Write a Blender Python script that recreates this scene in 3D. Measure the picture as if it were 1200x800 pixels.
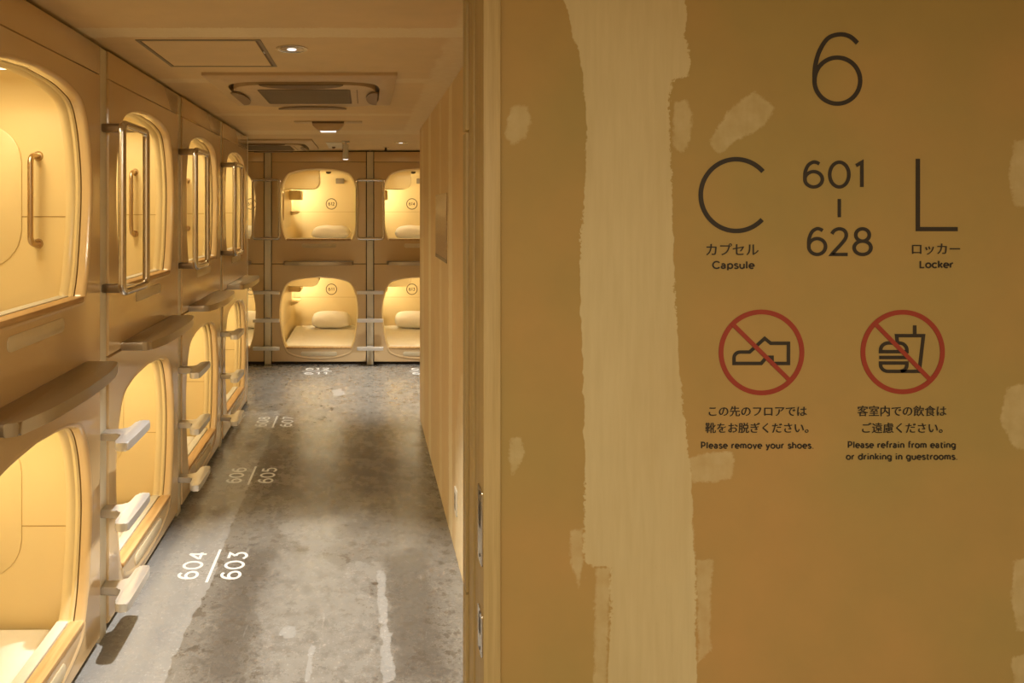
import bpy, bmesh, math, random
import numpy as np
from mathutils import Vector, Matrix
random.seed(4)
for o in list(bpy.data.objects): bpy.data.objects.remove(o, do_unlink=True)
S = bpy.context.scene
COL = S.collection
PI = math.pi

# ------------------------------------------------------------------ camera, world, light, exposure
F = 813.0                      # focal length in pixels of a 1200x800 frame
CAMZ = 1.624
cd = bpy.data.cameras.new('camera'); cam = bpy.data.objects.new('camera', cd); COL.objects.link(cam)
cd.sensor_width = 36.0; cd.sensor_fit = 'HORIZONTAL'; cd.lens = 36.0*F/1200
cd.shift_x = 172/1200; cd.shift_y = -154/1200
cam.location = (0, 0, CAMZ); cam.rotation_euler = (PI/2, 0, 0); cd.clip_start = .05
S.camera = cam
w = bpy.data.worlds.new('world'); S.world = w; w.use_nodes = True
w.node_tree.nodes['Background'].inputs[0].default_value = (.02, .015, .008, 1)
w.node_tree.nodes['Background'].inputs[1].default_value = 1.0
S.view_settings.view_transform = 'Standard'; S.view_settings.look = 'None'
S.view_settings.gamma = 1.0; S.view_settings.use_curve_mapping = False
S.view_settings.exposure = 0.10

P_POD = 3.0                    # watts of each capsule lamp
C_POD = (1.0, .82, .50)
P_DOWN = 265.0                  # corridor downlight
P_POOL = 150.0                  # narrow spots over the corridor end
P_CROSS = 26.0
C_WHITE = (1.0, .98, .95)
P_HALL = 47.0                  # unseen hall lamps added to light the sign wall
C_HALL = (1.0, .88, .66)
H = 2.25                       # ceiling height

# ------------------------------------------------------------------ materials
def srgb(r, g, b):
    f = lambda c: ((c/255+.055)/1.055)**2.4 if c > 10 else c/255/12.92
    return (f(r), f(g), f(b), 1)
class NT:
    def __init__(s, name):
        s.m = bpy.data.materials.new(name); s.m.use_nodes = True
        s.t = s.m.node_tree; s.p = s.t.nodes['Principled BSDF']
    def n(s, typ, **kw):
        nd = s.t.nodes.new(typ)
        for k, v in kw.items():
            if k in nd.inputs: nd.inputs[k].default_value = v
            else: setattr(nd, k, v)
        return nd
    def l(s, a, b): s.t.links.new(a, b)
    def mix(s, fac, a, b, mode='MIX'):
        m = s.t.nodes.new('ShaderNodeMix'); m.data_type = 'RGBA'; m.blend_type = mode
        for i, v in ((0, fac), (6, a), (7, b)):
            if hasattr(v, 'is_output'): s.l(v, m.inputs[i])
            else: m.inputs[i].default_value = v
        return m.outputs[2]
    def math(s, op, a, b=0.0, clamp=False):
        m = s.t.nodes.new('ShaderNodeMath'); m.operation = op; m.use_clamp = clamp
        for i, v in ((0, a), (1, b)):
            if hasattr(v, 'is_output'): s.l(v, m.inputs[i])
            else: m.inputs[i].default_value = v
        return m.outputs[0]
    def ramp(s, fac, lo, hi, a=(0,0,0,1), b=(1,1,1,1)):
        r = s.t.nodes.new('ShaderNodeValToRGB'); e = r.color_ramp.elements
        e[0].position = lo; e[0].color = a; e[1].position = hi; e[1].color = b
        s.l(fac, r.inputs[0]); return r.outputs[0]
    def coord(s, scale=(1,1,1), kind='Object'):
        c = s.n('ShaderNodeTexCoord'); mp = s.n('ShaderNodeMapping'); mp.inputs['Scale'].default_value = scale
        s.l(c.outputs[kind], mp.inputs[0]); return mp.outputs[0]
    def pos(s, scale=(1,1,1)):
        c = s.n('ShaderNodeNewGeometry'); mp = s.n('ShaderNodeMapping'); mp.inputs['Scale'].default_value = scale
        s.l(c.outputs['Position'], mp.inputs[0]); return mp.outputs[0]
    def noise(s, vec, scale, detail=4, rough=.55, out=0):
        nd = s.n('ShaderNodeTexNoise'); nd.inputs['Scale'].default_value = scale
        nd.inputs['Detail'].default_value = detail; nd.inputs['Roughness'].default_value = rough
        s.l(vec, nd.inputs['Vector']); return nd.outputs[out]
    def bump(s, h, strength, dist=.01):
        b = s.n('ShaderNodeBump'); b.inputs['Strength'].default_value = strength; b.inputs['Distance'].default_value = dist
        s.l(h, b.inputs['Height']); s.l(b.outputs[0], s.p.inputs['Normal'])
    def base(s, v):
        if hasattr(v, 'is_output'): s.l(v, s.p.inputs['Base Color'])
        else: s.p.inputs['Base Color'].default_value = v
    def set(s, rough=None, metal=None, coat=None, spec=None):
        if rough is not None: s.p.inputs['Roughness'].default_value = rough
        if metal is not None: s.p.inputs['Metallic'].default_value = metal
        if coat is not None: s.p.inputs['Coat Weight'].default_value = coat; s.p.inputs['Coat Roughness'].default_value = .08
        if spec is not None: s.p.inputs['Specular IOR Level'].default_value = spec
        return s
def plain(name, c, rough=.5, metal=0.0, nscale=30, amt=.06, bump=0.0):
    t = NT(name); v = t.pos()
    n = t.noise(v, nscale)
    dark = tuple(x*(1-amt*2) for x in c[:3])+(1,)
    t.base(t.mix(n, dark, tuple(min(1, x*(1+amt*.6)) for x in c[:3])+(1,))); t.set(rough, metal)
    if bump: t.bump(n, bump, .002)
    return t.m
def frp(name, c, rough, coat, wav):
    t = NT(name); v = t.pos()
    n = t.noise(v, 3.0, 2); t.base(t.mix(n, tuple(x*.94 for x in c[:3])+(1,), c)); t.set(rough, 0, coat)
    n2 = t.noise(v, 5.5, 1); t.bump(n2, wav, .02); return t.m
M = {}
M['panel'] = frp('capsule_front_gelcoat', (.74, .53, .27, 1), .20, .9, .07)
M['shell'] = frp('capsule_interior_gelcoat', (.80, .63, .315, 1), .38, .15, .03)
M['seam'] = plain('shell_seam', (.50, .33, .12, 1), .6)
M['plate'] = plain('cream_plate', (.80, .68, .44, 1), .35)
M['gap'] = plain('dark_gap', (.03, .02, .012, 1), .8)  # stands in for the shade in the open gaps round the capsules
M['post'] = plain('painted_post', (.82, .75, .57, 1), .42, 0, 8)
M['sheet'] = None
t = NT('cotton_sheet'); v = t.pos(); n = t.noise(v, 5, 4); n2 = t.noise(v, 420, 2)
t.base(t.mix(n, (.84, .79, .69, 1), (.91, .87, .79, 1))); t.set(.9); t.bump(t.math('ADD', n, t.math('MULTIPLY', n2, .05)), .5, .03); M['sheet'] = t.m
M['pillow'] = M['sheet']
M['steel'] = None
def brushed(name, c, rough, sc=(1, 1, 1)):
    t = NT(name); v = t.pos(sc); n = t.noise(v, 60, 3)
    t.base(t.mix(n, tuple(x*.95 for x in c[:3])+(1,), c)); t.set(rough, 1.0)
    t.l(t.ramp(n, .2, .8, (rough*.95,)*3+(1,), (rough*1.05,)*3+(1,)), t.p.inputs['Roughness']); return t.m
M['bracket'] = brushed('dark_bracket_metal', (.36, .30, .23, 1), .34)
M['steel'] = brushed('brushed_stainless_steel', (.66, .61, .54, 1), .24)
M['alu'] = brushed('cast_aluminium', (.74, .71, .66, 1), .42)
t = NT('cast_step_metal'); n = t.noise(t.pos(), 40, 3); t.base(t.mix(n, (.66, .64, .60, 1), (.74, .72, .68, 1))); t.set(.34, .65); M['cast'] = t.m
M['shelf'] = brushed('satin_shelf_metal', (.44, .39, .32, 1), .30, (6, 1, 1))
M['brass'] = brushed('warm_handle_metal', (.56, .42, .26, 1), .30)
M['ink'] = plain('black_vinyl', (.021, .017, .014, 1), .6)
M['red'] = plain('red_vinyl', (.29, .035, .022, 1), .55)
M['white_paint'] = plain('white_floor_paint', (.80, .80, .77, 1), .5, 0, 60, .12)
M['brown_ink'] = plain('dark_brown_print', (.09, .05, .02, 1), .6)
M['acbody'] = plain('air_conditioner_plastic', (.60, .44, .25, 1), .45)
M['acdark'] = plain('air_conditioner_shade_plastic', (.16, .10, .05, 1), .6)  # shade of the channel and open outlet put into a dark colour
M['acflap'] = plain('air_conditioner_shaded_flap', (.28, .185, .10, 1), .5)  # darker than the body, the shade on the flaps put into colour
M['dark'] = plain('dark_plastic', (.05, .035, .025, 1), .5)
M['vent'] = plain('grey_vent_plastic', (.30, .24, .16, 1), .6)
M['white_plastic'] = plain('ivory_plastic', (.75, .70, .58, 1), .4)
def emis(name, c, st):
    t = NT(name); t.base((c[0]*.8, c[1]*.8, c[2]*.8, 1)); t.p.inputs['Emission Color'].default_value = c+(1,)
    t.p.inputs['Emission Strength'].default_value = st; return t.m
M['podlamp'] = emis('capsule_lamp_diffuser', C_POD, 3.0)
M['whitelamp'] = emis('white_lamp_lens', C_WHITE, 1.0)
M['hall_fill_lamp'] = emis('hall_fill_diffuser', C_HALL, 3.0)  # glowing face of the added hall fill lamps
def wood(name, c0, c1, sc):
    t = NT(name); v = t.pos(sc); n = t.noise(v, 9, 5, .6); f = t.noise(v, 40, 3)
    a = t.ramp(n, .38, .62, c0, c1); t.base(t.mix(t.math('MULTIPLY', f, .35), a, tuple(x*.7 for x in c0[:3])+(1,)))
    t.set(.55); t.bump(f, .15, .002); return t.m
M['pine'] = wood('raw_pine', (.45, .345, .155, 1), (.53, .415, .205, 1), (12, 12, .35))
M['sillwood'] = wood('oiled_sill_wood', (.56, .33, .12, 1), (.70, .46, .20, 1), (6, .5, 6))
def board(name, c0, c1, pc0, pc1):
    """raw plasterboard with joint compound where the attributes 'putty' (dense) and 'film' (thin) say so"""
    t = NT(name); v = t.pos()
    big = t.noise(v, 1.6, 3); mid = t.noise(v, 11, 5)
    basec = t.mix(t.ramp(big, .35, .65), c0, c1)
    basec = t.mix(t.math('MULTIPLY', t.ramp(mid, .35, .75), .18), basec, tuple(x*.75 for x in c1[:3])+(1,))
    rag = t.noise(v, 120, 6, .7); st = t.noise(t.pos((14, 14, 1.2)), 5, 4)
    pc = t.mix(t.ramp(st, .3, .7), pc0, pc1)
    a = t.n('ShaderNodeAttribute'); a.attribute_name = 'putty'
    m1 = t.math('ADD', a.outputs['Fac'], t.math('MULTIPLY', t.math('SUBTRACT', rag, .5), t.ramp(t.noise(v, 5, 2), .42, .62, (.25,)*3+(1,), (2.6,)*3+(1,))))
    m1 = t.ramp(m1, .46, .60)
    b = t.n('ShaderNodeAttribute'); b.attribute_name = 'film'
    m2 = t.math('ADD', b.outputs['Fac'], t.math('MULTIPLY', t.math('SUBTRACT', rag, .5), 1.2))
    m2 = t.math('MULTIPLY', t.ramp(m2, .42, .72), t.ramp(t.noise(v, 24, 4), .15, .8, (.20,)*3+(1,), (.78,)*3+(1,)))
    col = t.mix(m2, basec, pc); col = t.mix(t.math('MULTIPLY', m1, t.ramp(t.noise(t.pos((1, 1, .5)), 3.2, 4), .3, .65, (.70,)*3+(1,), (.97,)*3+(1,))), col, pc)
    t.base(col); t.set(.72, 0, None, .3)
    t.bump(t.math('ADD', t.math('MULTIPLY', m1, .6), t.math('MULTIPLY', rag, .12)), .25, .002); return t.m
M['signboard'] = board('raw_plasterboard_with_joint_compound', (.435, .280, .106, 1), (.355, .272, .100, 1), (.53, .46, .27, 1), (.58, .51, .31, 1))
M['board'] = board('corridor_plasterboard_with_joint_compound', (.78, .585, .315, 1), (.71, .54, .295, 1), (.82, .69, .44, 1), (.86, .74, .50, 1))
# concrete floor
t = NT('worn_polished_concrete'); v = t.pos()
n1 = t.noise(v, 1.3, 5, .6); n2 = t.noise(v, 5.5, 9, .72); n3 = t.noise(v, 70, 5, .7); n5 = t.noise(v, 17, 8, .75)
n4 = t.noise(t.pos((1, .35, 1)), 3.1, 8, .7); n6 = t.noise(t.pos((1, .12, 1)), 26, 5, .7)
c = t.mix(t.ramp(n2, .38, .62), (.100, .082, .060, 1), (.235, .207, .165, 1))
c = t.mix(t.math('MULTIPLY', t.ramp(n4, .54, .66), .5), c, (.33, .31, .265, 1))
c = t.mix(t.math('MULTIPLY', t.ramp(n1, .50, .66), .5), c, (.085, .064, .043, 1))
c = t.mix(t.math('MULTIPLY', t.ramp(n5, .52, .60), .65), c, (.075, .058, .042, 1))
c = t.mix(t.math('MULTIPLY', t.ramp(n5, .45, .38), .6), c, (.35, .33, .285, 1))
at = t.n('ShaderNodeAttribute'); at.attribute_name = 'film'
mot = t.ramp(t.math('ADD', at.outputs['Fac'], t.math('MULTIPLY', t.math('SUBTRACT', n2, .5), 2.6)), .42, .62)
c = t.mix(t.math('MULTIPLY', mot, .70), c, t.mix(t.ramp(n5, .35, .65), (.29, .272, .235, 1), (.45, .43, .385, 1)))
sa = t.n('ShaderNodeAttribute'); sa.attribute_name = 'stain'
sm_ = t.ramp(t.math('ADD', sa.outputs['Fac'], t.math('MULTIPLY', t.math('SUBTRACT', n5, .5), 2.8)), .40, .75)
c = t.mix(t.math('MULTIPLY', sm_, .62), c, t.mix(t.ramp(n3, .4, .6), (.055, .043, .031, 1), (.13, .11, .085, 1)))
pu = t.n('ShaderNodeAttribute'); pu.attribute_name = 'putty'
pm = t.ramp(t.math('ADD', pu.outputs['Fac'], t.math('MULTIPLY', t.math('SUBTRACT', n5, .5), .5)), .45, .58)
c = t.mix(t.math('MULTIPLY', pm, .82), c, t.mix(t.ramp(n4, .35, .65), (.42, .412, .385, 1), (.52, .51, .48, 1)))
c = t.mix(t.math('MULTIPLY', t.ramp(n3, .60, .70), .22), c, (.54, .51, .45, 1))
c = t.mix(t.math('MULTIPLY', t.ramp(n3, .39, .30), .40), c, (.07, .055, .04, 1))
c = t.mix(t.math('MULTIPLY', t.ramp(n6, .62, .70), .3), c, (.50, .47, .41, 1))
t.base(c); t.l(t.ramp(t.math('ADD', t.math('MULTIPLY', n2, .6), t.math('MULTIPLY', n5, .4)), .35, .65, (.17,)*3+(1,), (.36,)*3+(1,)), t.p.inputs['Roughness'])
t.bump(t.math('ADD', n2, t.math('MULTIPLY', n5, .5)), .05, .006); M['floor'] = t.m
# speckled notice film
t = NT('speckled_notice_film'); v = t.pos(); n = t.noise(v, 90, 3)
t.base(t.mix(t.ramp(n, .45, .58), (.36, .24, .13, 1), (.46, .35, .22, 1))); t.set(.35); M['notice'] = t.m

# ------------------------------------------------------------------ mesh helpers
def finish(me, smooth=None):
    if smooth:
        me.polygons.foreach_set('use_smooth', [True]*len(me.polygons)); me.set_sharp_from_angle(angle=math.radians(smooth))
    me.update(); return me
def mesh(name, vs, fs, mat, smooth=None):
    me = bpy.data.meshes.new(name); me.from_pydata([tuple(v) for v in vs], [], fs); me.materials.append(mat); return finish(me, smooth)
def bmesh_mesh(name, bm, mat, smooth=None):
    me = bpy.data.meshes.new(name); bmesh.ops.recalc_face_normals(bm, faces=bm.faces[:]); bm.to_mesh(me); bm.free(); me.materials.append(mat); return finish(me, smooth)
def link(name, data, parent=None, loc=(0,0,0), rot=(0,0,0)):
    o = bpy.data.objects.new(name, data); COL.objects.link(o); o.location = loc; o.rotation_euler = rot
    if parent: o.parent = parent
    return o
def tag(o, label=None, cat=None, group=None, kind=None):
    if label: o['label'] = label
    if cat: o['category'] = cat
    if group: o['group'] = group
    if kind: o['kind'] = kind
    return o
def box_bm(x0, x1, y0, y1, z0, z1, bev=0, seg=2, bm=None):
    b = bmesh.new()
    r = bmesh.ops.create_cube(b, size=1.0)
    for vv in b.verts:
        vv.co = Vector(((x0+x1)/2+vv.co.x*(x1-x0), (y0+y1)/2+vv.co.y*(y1-y0), (z0+z1)/2+vv.co.z*(z1-z0)))
    if bev: bmesh.ops.bevel(b, geom=b.edges[:], offset=bev, segments=seg, profile=.5, affect='EDGES')
    return b
def box(name, x0, x1, y0, y1, z0, z1, mat, bev=0, seg=2):
    return bmesh_mesh(name, box_bm(x0, x1, y0, y1, z0, z1, bev, seg), mat, 35 if bev else None)
def prism(name, pts, z0, z1, mat, bev=0, axis='z', smooth=35):
    """extrude a closed 2D outline; axis z: (x,y) flat; axis y: (x,z) upright extruded along y; axis x: (y,z) extruded along x"""
    b = bmesh.new()
    def P(p, h):
        return (p[0], p[1], h) if axis == 'z' else ((p[0], h, p[1]) if axis == 'y' else (h, p[0], p[1]))
    lo = [b.verts.new(P(p, z0)) for p in pts]; hi = [b.verts.new(P(p, z1)) for p in pts]
    b.faces.new(lo[::-1]); top = b.faces.new(hi)
    for i in range(len(pts)):
        j = (i+1) % len(pts); b.faces.new((lo[i], lo[j], hi[j], hi[i]))
    if bev:
        caps = [e for e in b.edges if all((abs((v.co.z if axis == 'z' else v.co.y if axis == 'y' else v.co.x)-z1) < 1e-7) for v in e.verts)]
        caps += [e for e in b.edges if all((abs((v.co.z if axis == 'z' else v.co.y if axis == 'y' else v.co.x)-z0) < 1e-7) for v in e.verts)]
        bmesh.ops.bevel(b, geom=caps, offset=bev, segments=2, profile=.5, affect='EDGES')
    return bmesh_mesh(name, b, mat, smooth)
def rrect(x0, x1, y0, y1, r, n=6):
    if not isinstance(r, (tuple, list)): r = (r,)*4
    out = []
    for cx, cy, a0, rr in ((x1, y0, -90, r[0]), (x1, y1, 0, r[1]), (x0, y1, 90, r[2]), (x0, y0, 180, r[3])):
        sx = -1 if cx == x1 else 1; sy = -1 if cy == y1 else 1
        ox, oy = cx+sx*rr, cy+sy*rr
        if rr < 1e-6: out.append((cx, cy)); continue
        for k in range(n+1):
            a = math.radians(a0+90*k/n); out.append((ox+rr*math.cos(a), oy+rr*math.sin(a)))
    return out
def tube(name, path, r, mat, closed=False, seg=12):
    pts = [Vector(p) for p in path]; n = len(pts); vs = []; fs = []
    prev = None
    for i, p in enumerate(pts):
        if closed: d = (pts[(i+1) % n]-pts[i-1]).normalized()
        else: d = (pts[min(i+1, n-1)]-pts[max(i-1, 0)]).normalized()
        if prev is None:
            u = d.orthogonal().normalized()
        else:
            u = (prev-d*prev.dot(d)).normalized()
        prev = u; vv = d.cross(u)
        for k in range(seg):
            a = 2*PI*k/seg; vs.append(p+u*(r*math.cos(a))+vv*(r*math.sin(a)))
    for i in range(n if closed else n-1):
        j = (i+1) % n
        for k in range(seg):
            l = (k+1) % seg; fs.append((i*seg+k, i*seg+l, j*seg+l, j*seg+k))
    if not closed:
        fs.append(tuple(range(seg))[::-1]); fs.append(tuple((n-1)*seg+k for k in range(seg)))
    return mesh(name, vs, fs, mat, 45)
def bend(pts, r, n=6, closed=False):
    """round the corners of a polyline in 3D"""
    P = [Vector(p) for p in pts]; out = []; m = len(P)
    for i in range(m):
        if not closed and i in (0, m-1): out.append(P[i]); continue
        a = (P[i-1]-P[i]).normalized(); b = (P[(i+1) % m]-P[i]).normalized()
        for k in range(n+1):
            q = k/n; s = P[i]+a*r; e = P[i]+b*r
            out.append(s*(1-q)**2+P[i]*2*q*(1-q)*1.0+e*q*q)
    return out
def cyl(name, cx, cy, z0, z1, r0, r1, mat, seg=32, smooth=40):
    b = bmesh.new()
    bmesh.ops.create_cone(b, cap_ends=True, segments=seg, radius1=r0, radius2=r1, depth=z1-z0)
    bmesh.ops.translate(b, verts=b.verts[:], vec=(cx, cy, (z0+z1)/2)); return bmesh_mesh(name, b, mat, smooth)

# ------------------------------------------------------------------ stroke lettering
def arc(cx, cy, rx, ry, a0, a1, n=None):
    n = n or max(6, int(abs(a1-a0)/9))
    return [(cx+rx*math.cos(math.radians(a0+(a1-a0)*k/n)), cy+ry*math.sin(math.radians(a0+(a1-a0)*k/n))) for k in range(n+1)]
def spl(pts, n=7):
    P = [pts[0]]+list(pts)+[pts[-1]]; out = []
    for i in range(1, len(P)-2):
        p0, p1, p2, p3 = [np.array(q, float) for q in P[i-1:i+3]]
        for k in range(n):
            u = k/n
            out.append(tuple(.5*((2*p1)+(-p0+p2)*u+(2*p0-5*p1+4*p2-p3)*u*u+(-p0+3*p1-3*p2+p3)*u**3)))
    out.append(tuple(pts[-1])); return out
XH = .68
def ell(cx, cy, rx, ry): return ('c', arc(cx, cy, rx, ry, 0, 351, 39))
def o_(p): return ('o', p)
G = {   # glyph: (advance, strokes); cap height 1
 '0': (.86, [ell(.43, .5, .34, .5)]),
 '1': (.46, [o_([(.06, .86), (.27, 1.0), (.27, 0)])]),
 '2': (.74, [o_(spl([(.08, .80), (.17, .93), (.34, 1.0), (.52, .95), (.61, .80), (.58, .62), (.42, .40), (.22, .17), (.08, 0)])+[(.66, 0)])]),
 '3': (.74, [o_([(.10, 1.0), (.60, 1.0), (.33, .62)]), o_(spl([(.33, .62), (.53, .57), (.64, .40), (.62, .18), (.45, .02), (.26, 0), (.06, .14)]))]),
 '4': (.80, [o_([(.56, 0), (.56, 1.0)]), o_([(.56, .98), (.06, .30)]), o_([(.04, .30), (.72, .30)])]),
 '5': (.74, [o_([(.60, 1.0), (.16, 1.0), (.12, .55)]), o_(spl([(.12, .55), (.30, .63), (.50, .59), (.64, .42), (.62, .17), (.45, .02), (.26, 0), (.06, .13)]))]),
 '6': (.78, [ell(.40, .31, .31, .31), o_(spl([(.60, .93), (.50, .99), (.37, 1.0), (.21, .88), (.11, .64), (.09, .40), (.10, .26)]))]),
 '7': (.70, [o_([(.06, 1.0), (.64, 1.0), (.24, 0)])]),
 '8': (.78, [ell(.39, .76, .25, .24), ell(.39, .26, .31, .26)]),
 '9': (.78, [ell(.38, .69, .31, .31), o_(spl([(.18, .07), (.28, .01), (.41, 0), (.57, .12), (.67, .36), (.69, .60), (.68, .74)]))]),
 'C': (.95, [o_(arc(.52, .5, .47, .5, 40, 320, 40))]),
 'L': (.66, [o_([(.10, 1.0), (.10, 0), (.60, 0)])]),
 'P': (.74, [o_([(.10, 0), (.10, 1.0), (.36, 1.0)]+arc(.38, .70, .26, .30, 85, -85)+[(.36, .40), (.10, .40)])]),
 'a': (.66, [ell(.29, .19, .22, .18), o_(spl([(.09, .58), (.28, XH), (.46, .60), (.52, .44), (.52, .2)])+[(.52, 0)])]),
 'c': (.64, [o_(arc(.36, .34, .31, .34, 45, 315, 26))]),
 'd': (.76, [ell(.36, .34, .30, .34), o_([(.66, 0), (.66, 1.03)])]),
 'e': (.70, [o_([(.06, .35), (.65, .35)]+arc(.36, .34, .30, .34, 5, 310, 26))]),
 'f': (.42, [o_(spl([(.42, 1.0), (.30, 1.03), (.19, .94), (.18, .8)])+[(.18, 0)]), o_([(.04, XH), (.38, XH)])]),
 'g': (.76, [ell(.36, .36, .30, .32), o_([(.66, XH), (.66, .02)]+spl([(.66, .02), (.60, -.19), (.40, -.27), (.14, -.19)]))]),
 'h': (.70, [o_([(.10, 0), (.10, 1.03)]), o_([(.10, .38)]+arc(.35, .42, .25, .26, 180, 0)+[(.60, 0)])]),
 'i': (.26, [o_([(.12, 0), (.12, XH)]), o_([(.12, .87), (.12, 1.0)])]),
 'k': (.62, [o_([(.10, 0), (.10, 1.03)]), o_([(.56, XH), (.12, .25)]), o_([(.26, .40), (.58, 0)])]),
 'l': (.26, [o_([(.12, 0), (.12, 1.03)])]),
 'm': (1.06, [o_([(.10, 0), (.10, XH)]), o_([(.10, .42)]+arc(.31, .44, .21, .24, 180, 0)+[(.52, 0)]), o_([(.52, .42)]+arc(.73, .44, .21, .24, 180, 0)+[(.94, 0)])]),
 'n': (.70, [o_([(.10, 0), (.10, XH)]), o_([(.10, .38)]+arc(.35, .42, .25, .26, 180, 0)+[(.60, 0)])]),
 'o': (.74, [ell(.37, .34, .31, .34)]),
 'p': (.76, [o_([(.10, -.27), (.10, XH)]), ell(.40, .34, .30, .34)]),
 'r': (.46, [o_([(.10, 0), (.10, XH)]), o_(spl([(.10, .34), (.16, .54), (.28, .65), (.42, XH)]))]),
 's': (.56, [o_(spl([(.48, .59), (.34, .67), (.18, .66), (.10, .53), (.18, .41), (.36, .33), (.50, .25), (.49, .09), (.34, 0), (.18, .01), (.05, .10)]))]),
 't': (.46, [o_([(.19, .88), (.19, .2)]+spl([(.19, .2), (.23, .04), (.33, 0), (.42, .03)])), o_([(.04, XH), (.41, XH)])]),
 'u': (.70, [o_([(.09, XH)]+arc(.34, .26, .25, .26, 180, 360)+[(.59, .34)]), o_([(.60, XH), (.60, 0)])]),
 'v': (.64, [o_([(.05, XH), (.32, 0), (.59, XH)])]),
 'y': (.64, [o_([(.05, XH), (.33, .02)]), o_([(.60, XH), (.30, -.10)]+spl([(.30, -.10), (.21, -.24), (.06, -.24)]))]),
 '.': (.26, [o_([(.12, -.05), (.12, .07)])]),
 '-': (.4, [o_([(.05, .45), (.35, .45)])]),
 ' ': (.36, []),
}
def ribbon(pts, t, closed, cap=0.0):
    """2D polyline -> (left points, right points) with mitred joints"""
    P = [np.array(p, float) for p in pts]; Q = [P[0]]
    for p in P[1:]:
        if np.linalg.norm(p-Q[-1]) > 1e-6: Q.append(p)
    if closed and np.linalg.norm(Q[0]-Q[-1]) < 1e-6: Q.pop()
    P = Q; n = len(P); L = []; R = []
    for i in range(n):
        if closed: a, b = P[i]-P[i-1], P[(i+1) % n]-P[i]
        else: a, b = (P[i]-P[i-1] if i else P[1]-P[0]), (P[i+1]-P[i] if i < n-1 else P[i]-P[i-1])
        a = a/np.linalg.norm(a); b = b/np.linalg.norm(b)
        na, nb = np.array((-a[1], a[0])), np.array((-b[1], b[0])); m = na+nb; ln = np.linalg.norm(m)
        m = m/ln if ln > 1e-6 else na
        k = min(1/max(m.dot(na), .3), 2.2)
        L.append(P[i]+m*k*t/2); R.append(P[i]-m*k*t/2)
    return L, R
class Ink:
    """collects flat strokes in a 2D plane, then becomes one thin mesh"""
    def __init__(s): s.st = []
    def stroke(s, pts, t, closed=False): s.st.append((pts, t, closed)); return s
    def text(s, string, x, y, h, t, track=0.0, width=None):
        """centreline lettering, cap height h (centreline span), left at x; width fits the whole line"""
        adv = sum(G[c][0]+track for c in string)
        sx = h if width is None else width/(adv-.12-track)
        cx = x
        for c in string:
            a, ss = G[c]
            for k, p in ss: s.st.append(([(cx+(q[0]-.06)*sx, y+q[1]*h) for q in p], t, k == 'c'))
            cx += (a+track)*sx
        return s
    def build(s, name, mat, M4, thick=.0006):
        vs = []; fs = []
        for si, (pts, t, closed) in enumerate(s.st):
            L, R = ribbon(pts, t, closed); n = len(L); b0 = len(vs)
            for z in (0.0, thick+(si % 5)*6e-5):
                for q in L: vs.append((q[0], q[1], z))
                for q in R: vs.append((q[0], q[1], z))
            for i in range(n if closed else n-1):
                j = (i+1) % n
                lo, hi = b0, b0+2*n
                fs.append((hi+i, hi+n+i, hi+n+j, hi+j))
                fs.append((lo+i, hi+i, hi+j, lo+j)); fs.append((lo+n+i, lo+n+j, hi+n+j, hi+n+i))
        me = mesh(name, [M4 @ Vector(v) for v in vs], fs, mat); return me
def font_mesh(name, body, mat, M4, x0, x1, yc, off=.0, spacing=1.0):
    """lettering from the built-in font, fitted between x0 and x1, centred on yc (metres in the sign plane)"""
    cu = bpy.data.curves.new(name, 'FONT'); cu.body = body; cu.offset = off; cu.space_character = spacing; cu.resolution_u = 3
    o = bpy.data.objects.new(name, cu); COL.objects.link(o)
    dg = bpy.context.evaluated_depsgraph_get(); dg.update()
    me = bpy.data.meshes.new_from_object(o.evaluated_get(dg)); bpy.data.objects.remove(o); bpy.data.curves.remove(cu)
    n = len(me.vertices); a = np.zeros(n*3); me.vertices.foreach_get('co', a); a = a.reshape(-1, 3)
    lo = a.min(0); hi = a.max(0); sc = (x1-x0)/(hi[0]-lo[0])
    polys = [tuple(p.vertices) for p in me.polygons]; vs = []; fs = []
    for k, (dx, dy) in enumerate(((0, 0), (.28, .12), (-.28, -.12))):
        for c in a: vs.append(M4 @ Vector((x0+(c[0]-lo[0])*sc+dx*DS/F, yc+(c[1]-(lo[1]+hi[1])/2)*sc+dy*DS/F, .0005+k*6e-5)))
        fs += [tuple(q+k*n for q in p) for p in polys]
    bpy.data.meshes.remove(me); return mesh(name, vs, fs, mat)

# ------------------------------------------------------------------ plasterboard grids with joint compound
def sdf_poly(px, py, poly):
    """signed distance, positive inside"""
    P = np.array(poly, float); d = np.full(px.shape, 1e9); ins = np.zeros(px.shape, bool)
    for i in range(len(P)):
        a = P[i]; b = P[(i+1) % len(P)]; e = b-a; wx, wy = px-a[0], py-a[1]
        u = np.clip((wx*e[0]+wy*e[1])/max(e.dot(e), 1e-12), 0, 1)
        d = np.minimum(d, (wx-e[0]*u)**2+(wy-e[1]*u)**2)
        c = ((a[1] > py) != (b[1] > py)) & (px < (b[0]-a[0])*(py-a[1])/((b[1]-a[1]) if abs(b[1]-a[1]) > 1e-12 else 1e-12)+a[0]); ins ^= c
    return np.where(ins, 1, -1)*np.sqrt(d)
def vnoise(x, y, cell, seed):
    rnd = np.random.RandomState(seed); n = 256; T = rnd.rand(n, n)*2-1
    fx, fy = x/cell, y/cell; ix, iy = np.floor(fx).astype(int), np.floor(fy).astype(int); u, v = fx-ix, fy-iy
    u = u*u*(3-2*u); v = v*v*(3-2*v); g = lambda a, b: T[a % n, b % n]
    return (g(ix, iy)*(1-u)+g(ix+1, iy)*u)*(1-v)+(g(ix, iy+1)*(1-u)+g(ix+1, iy+1)*u)*v
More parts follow.
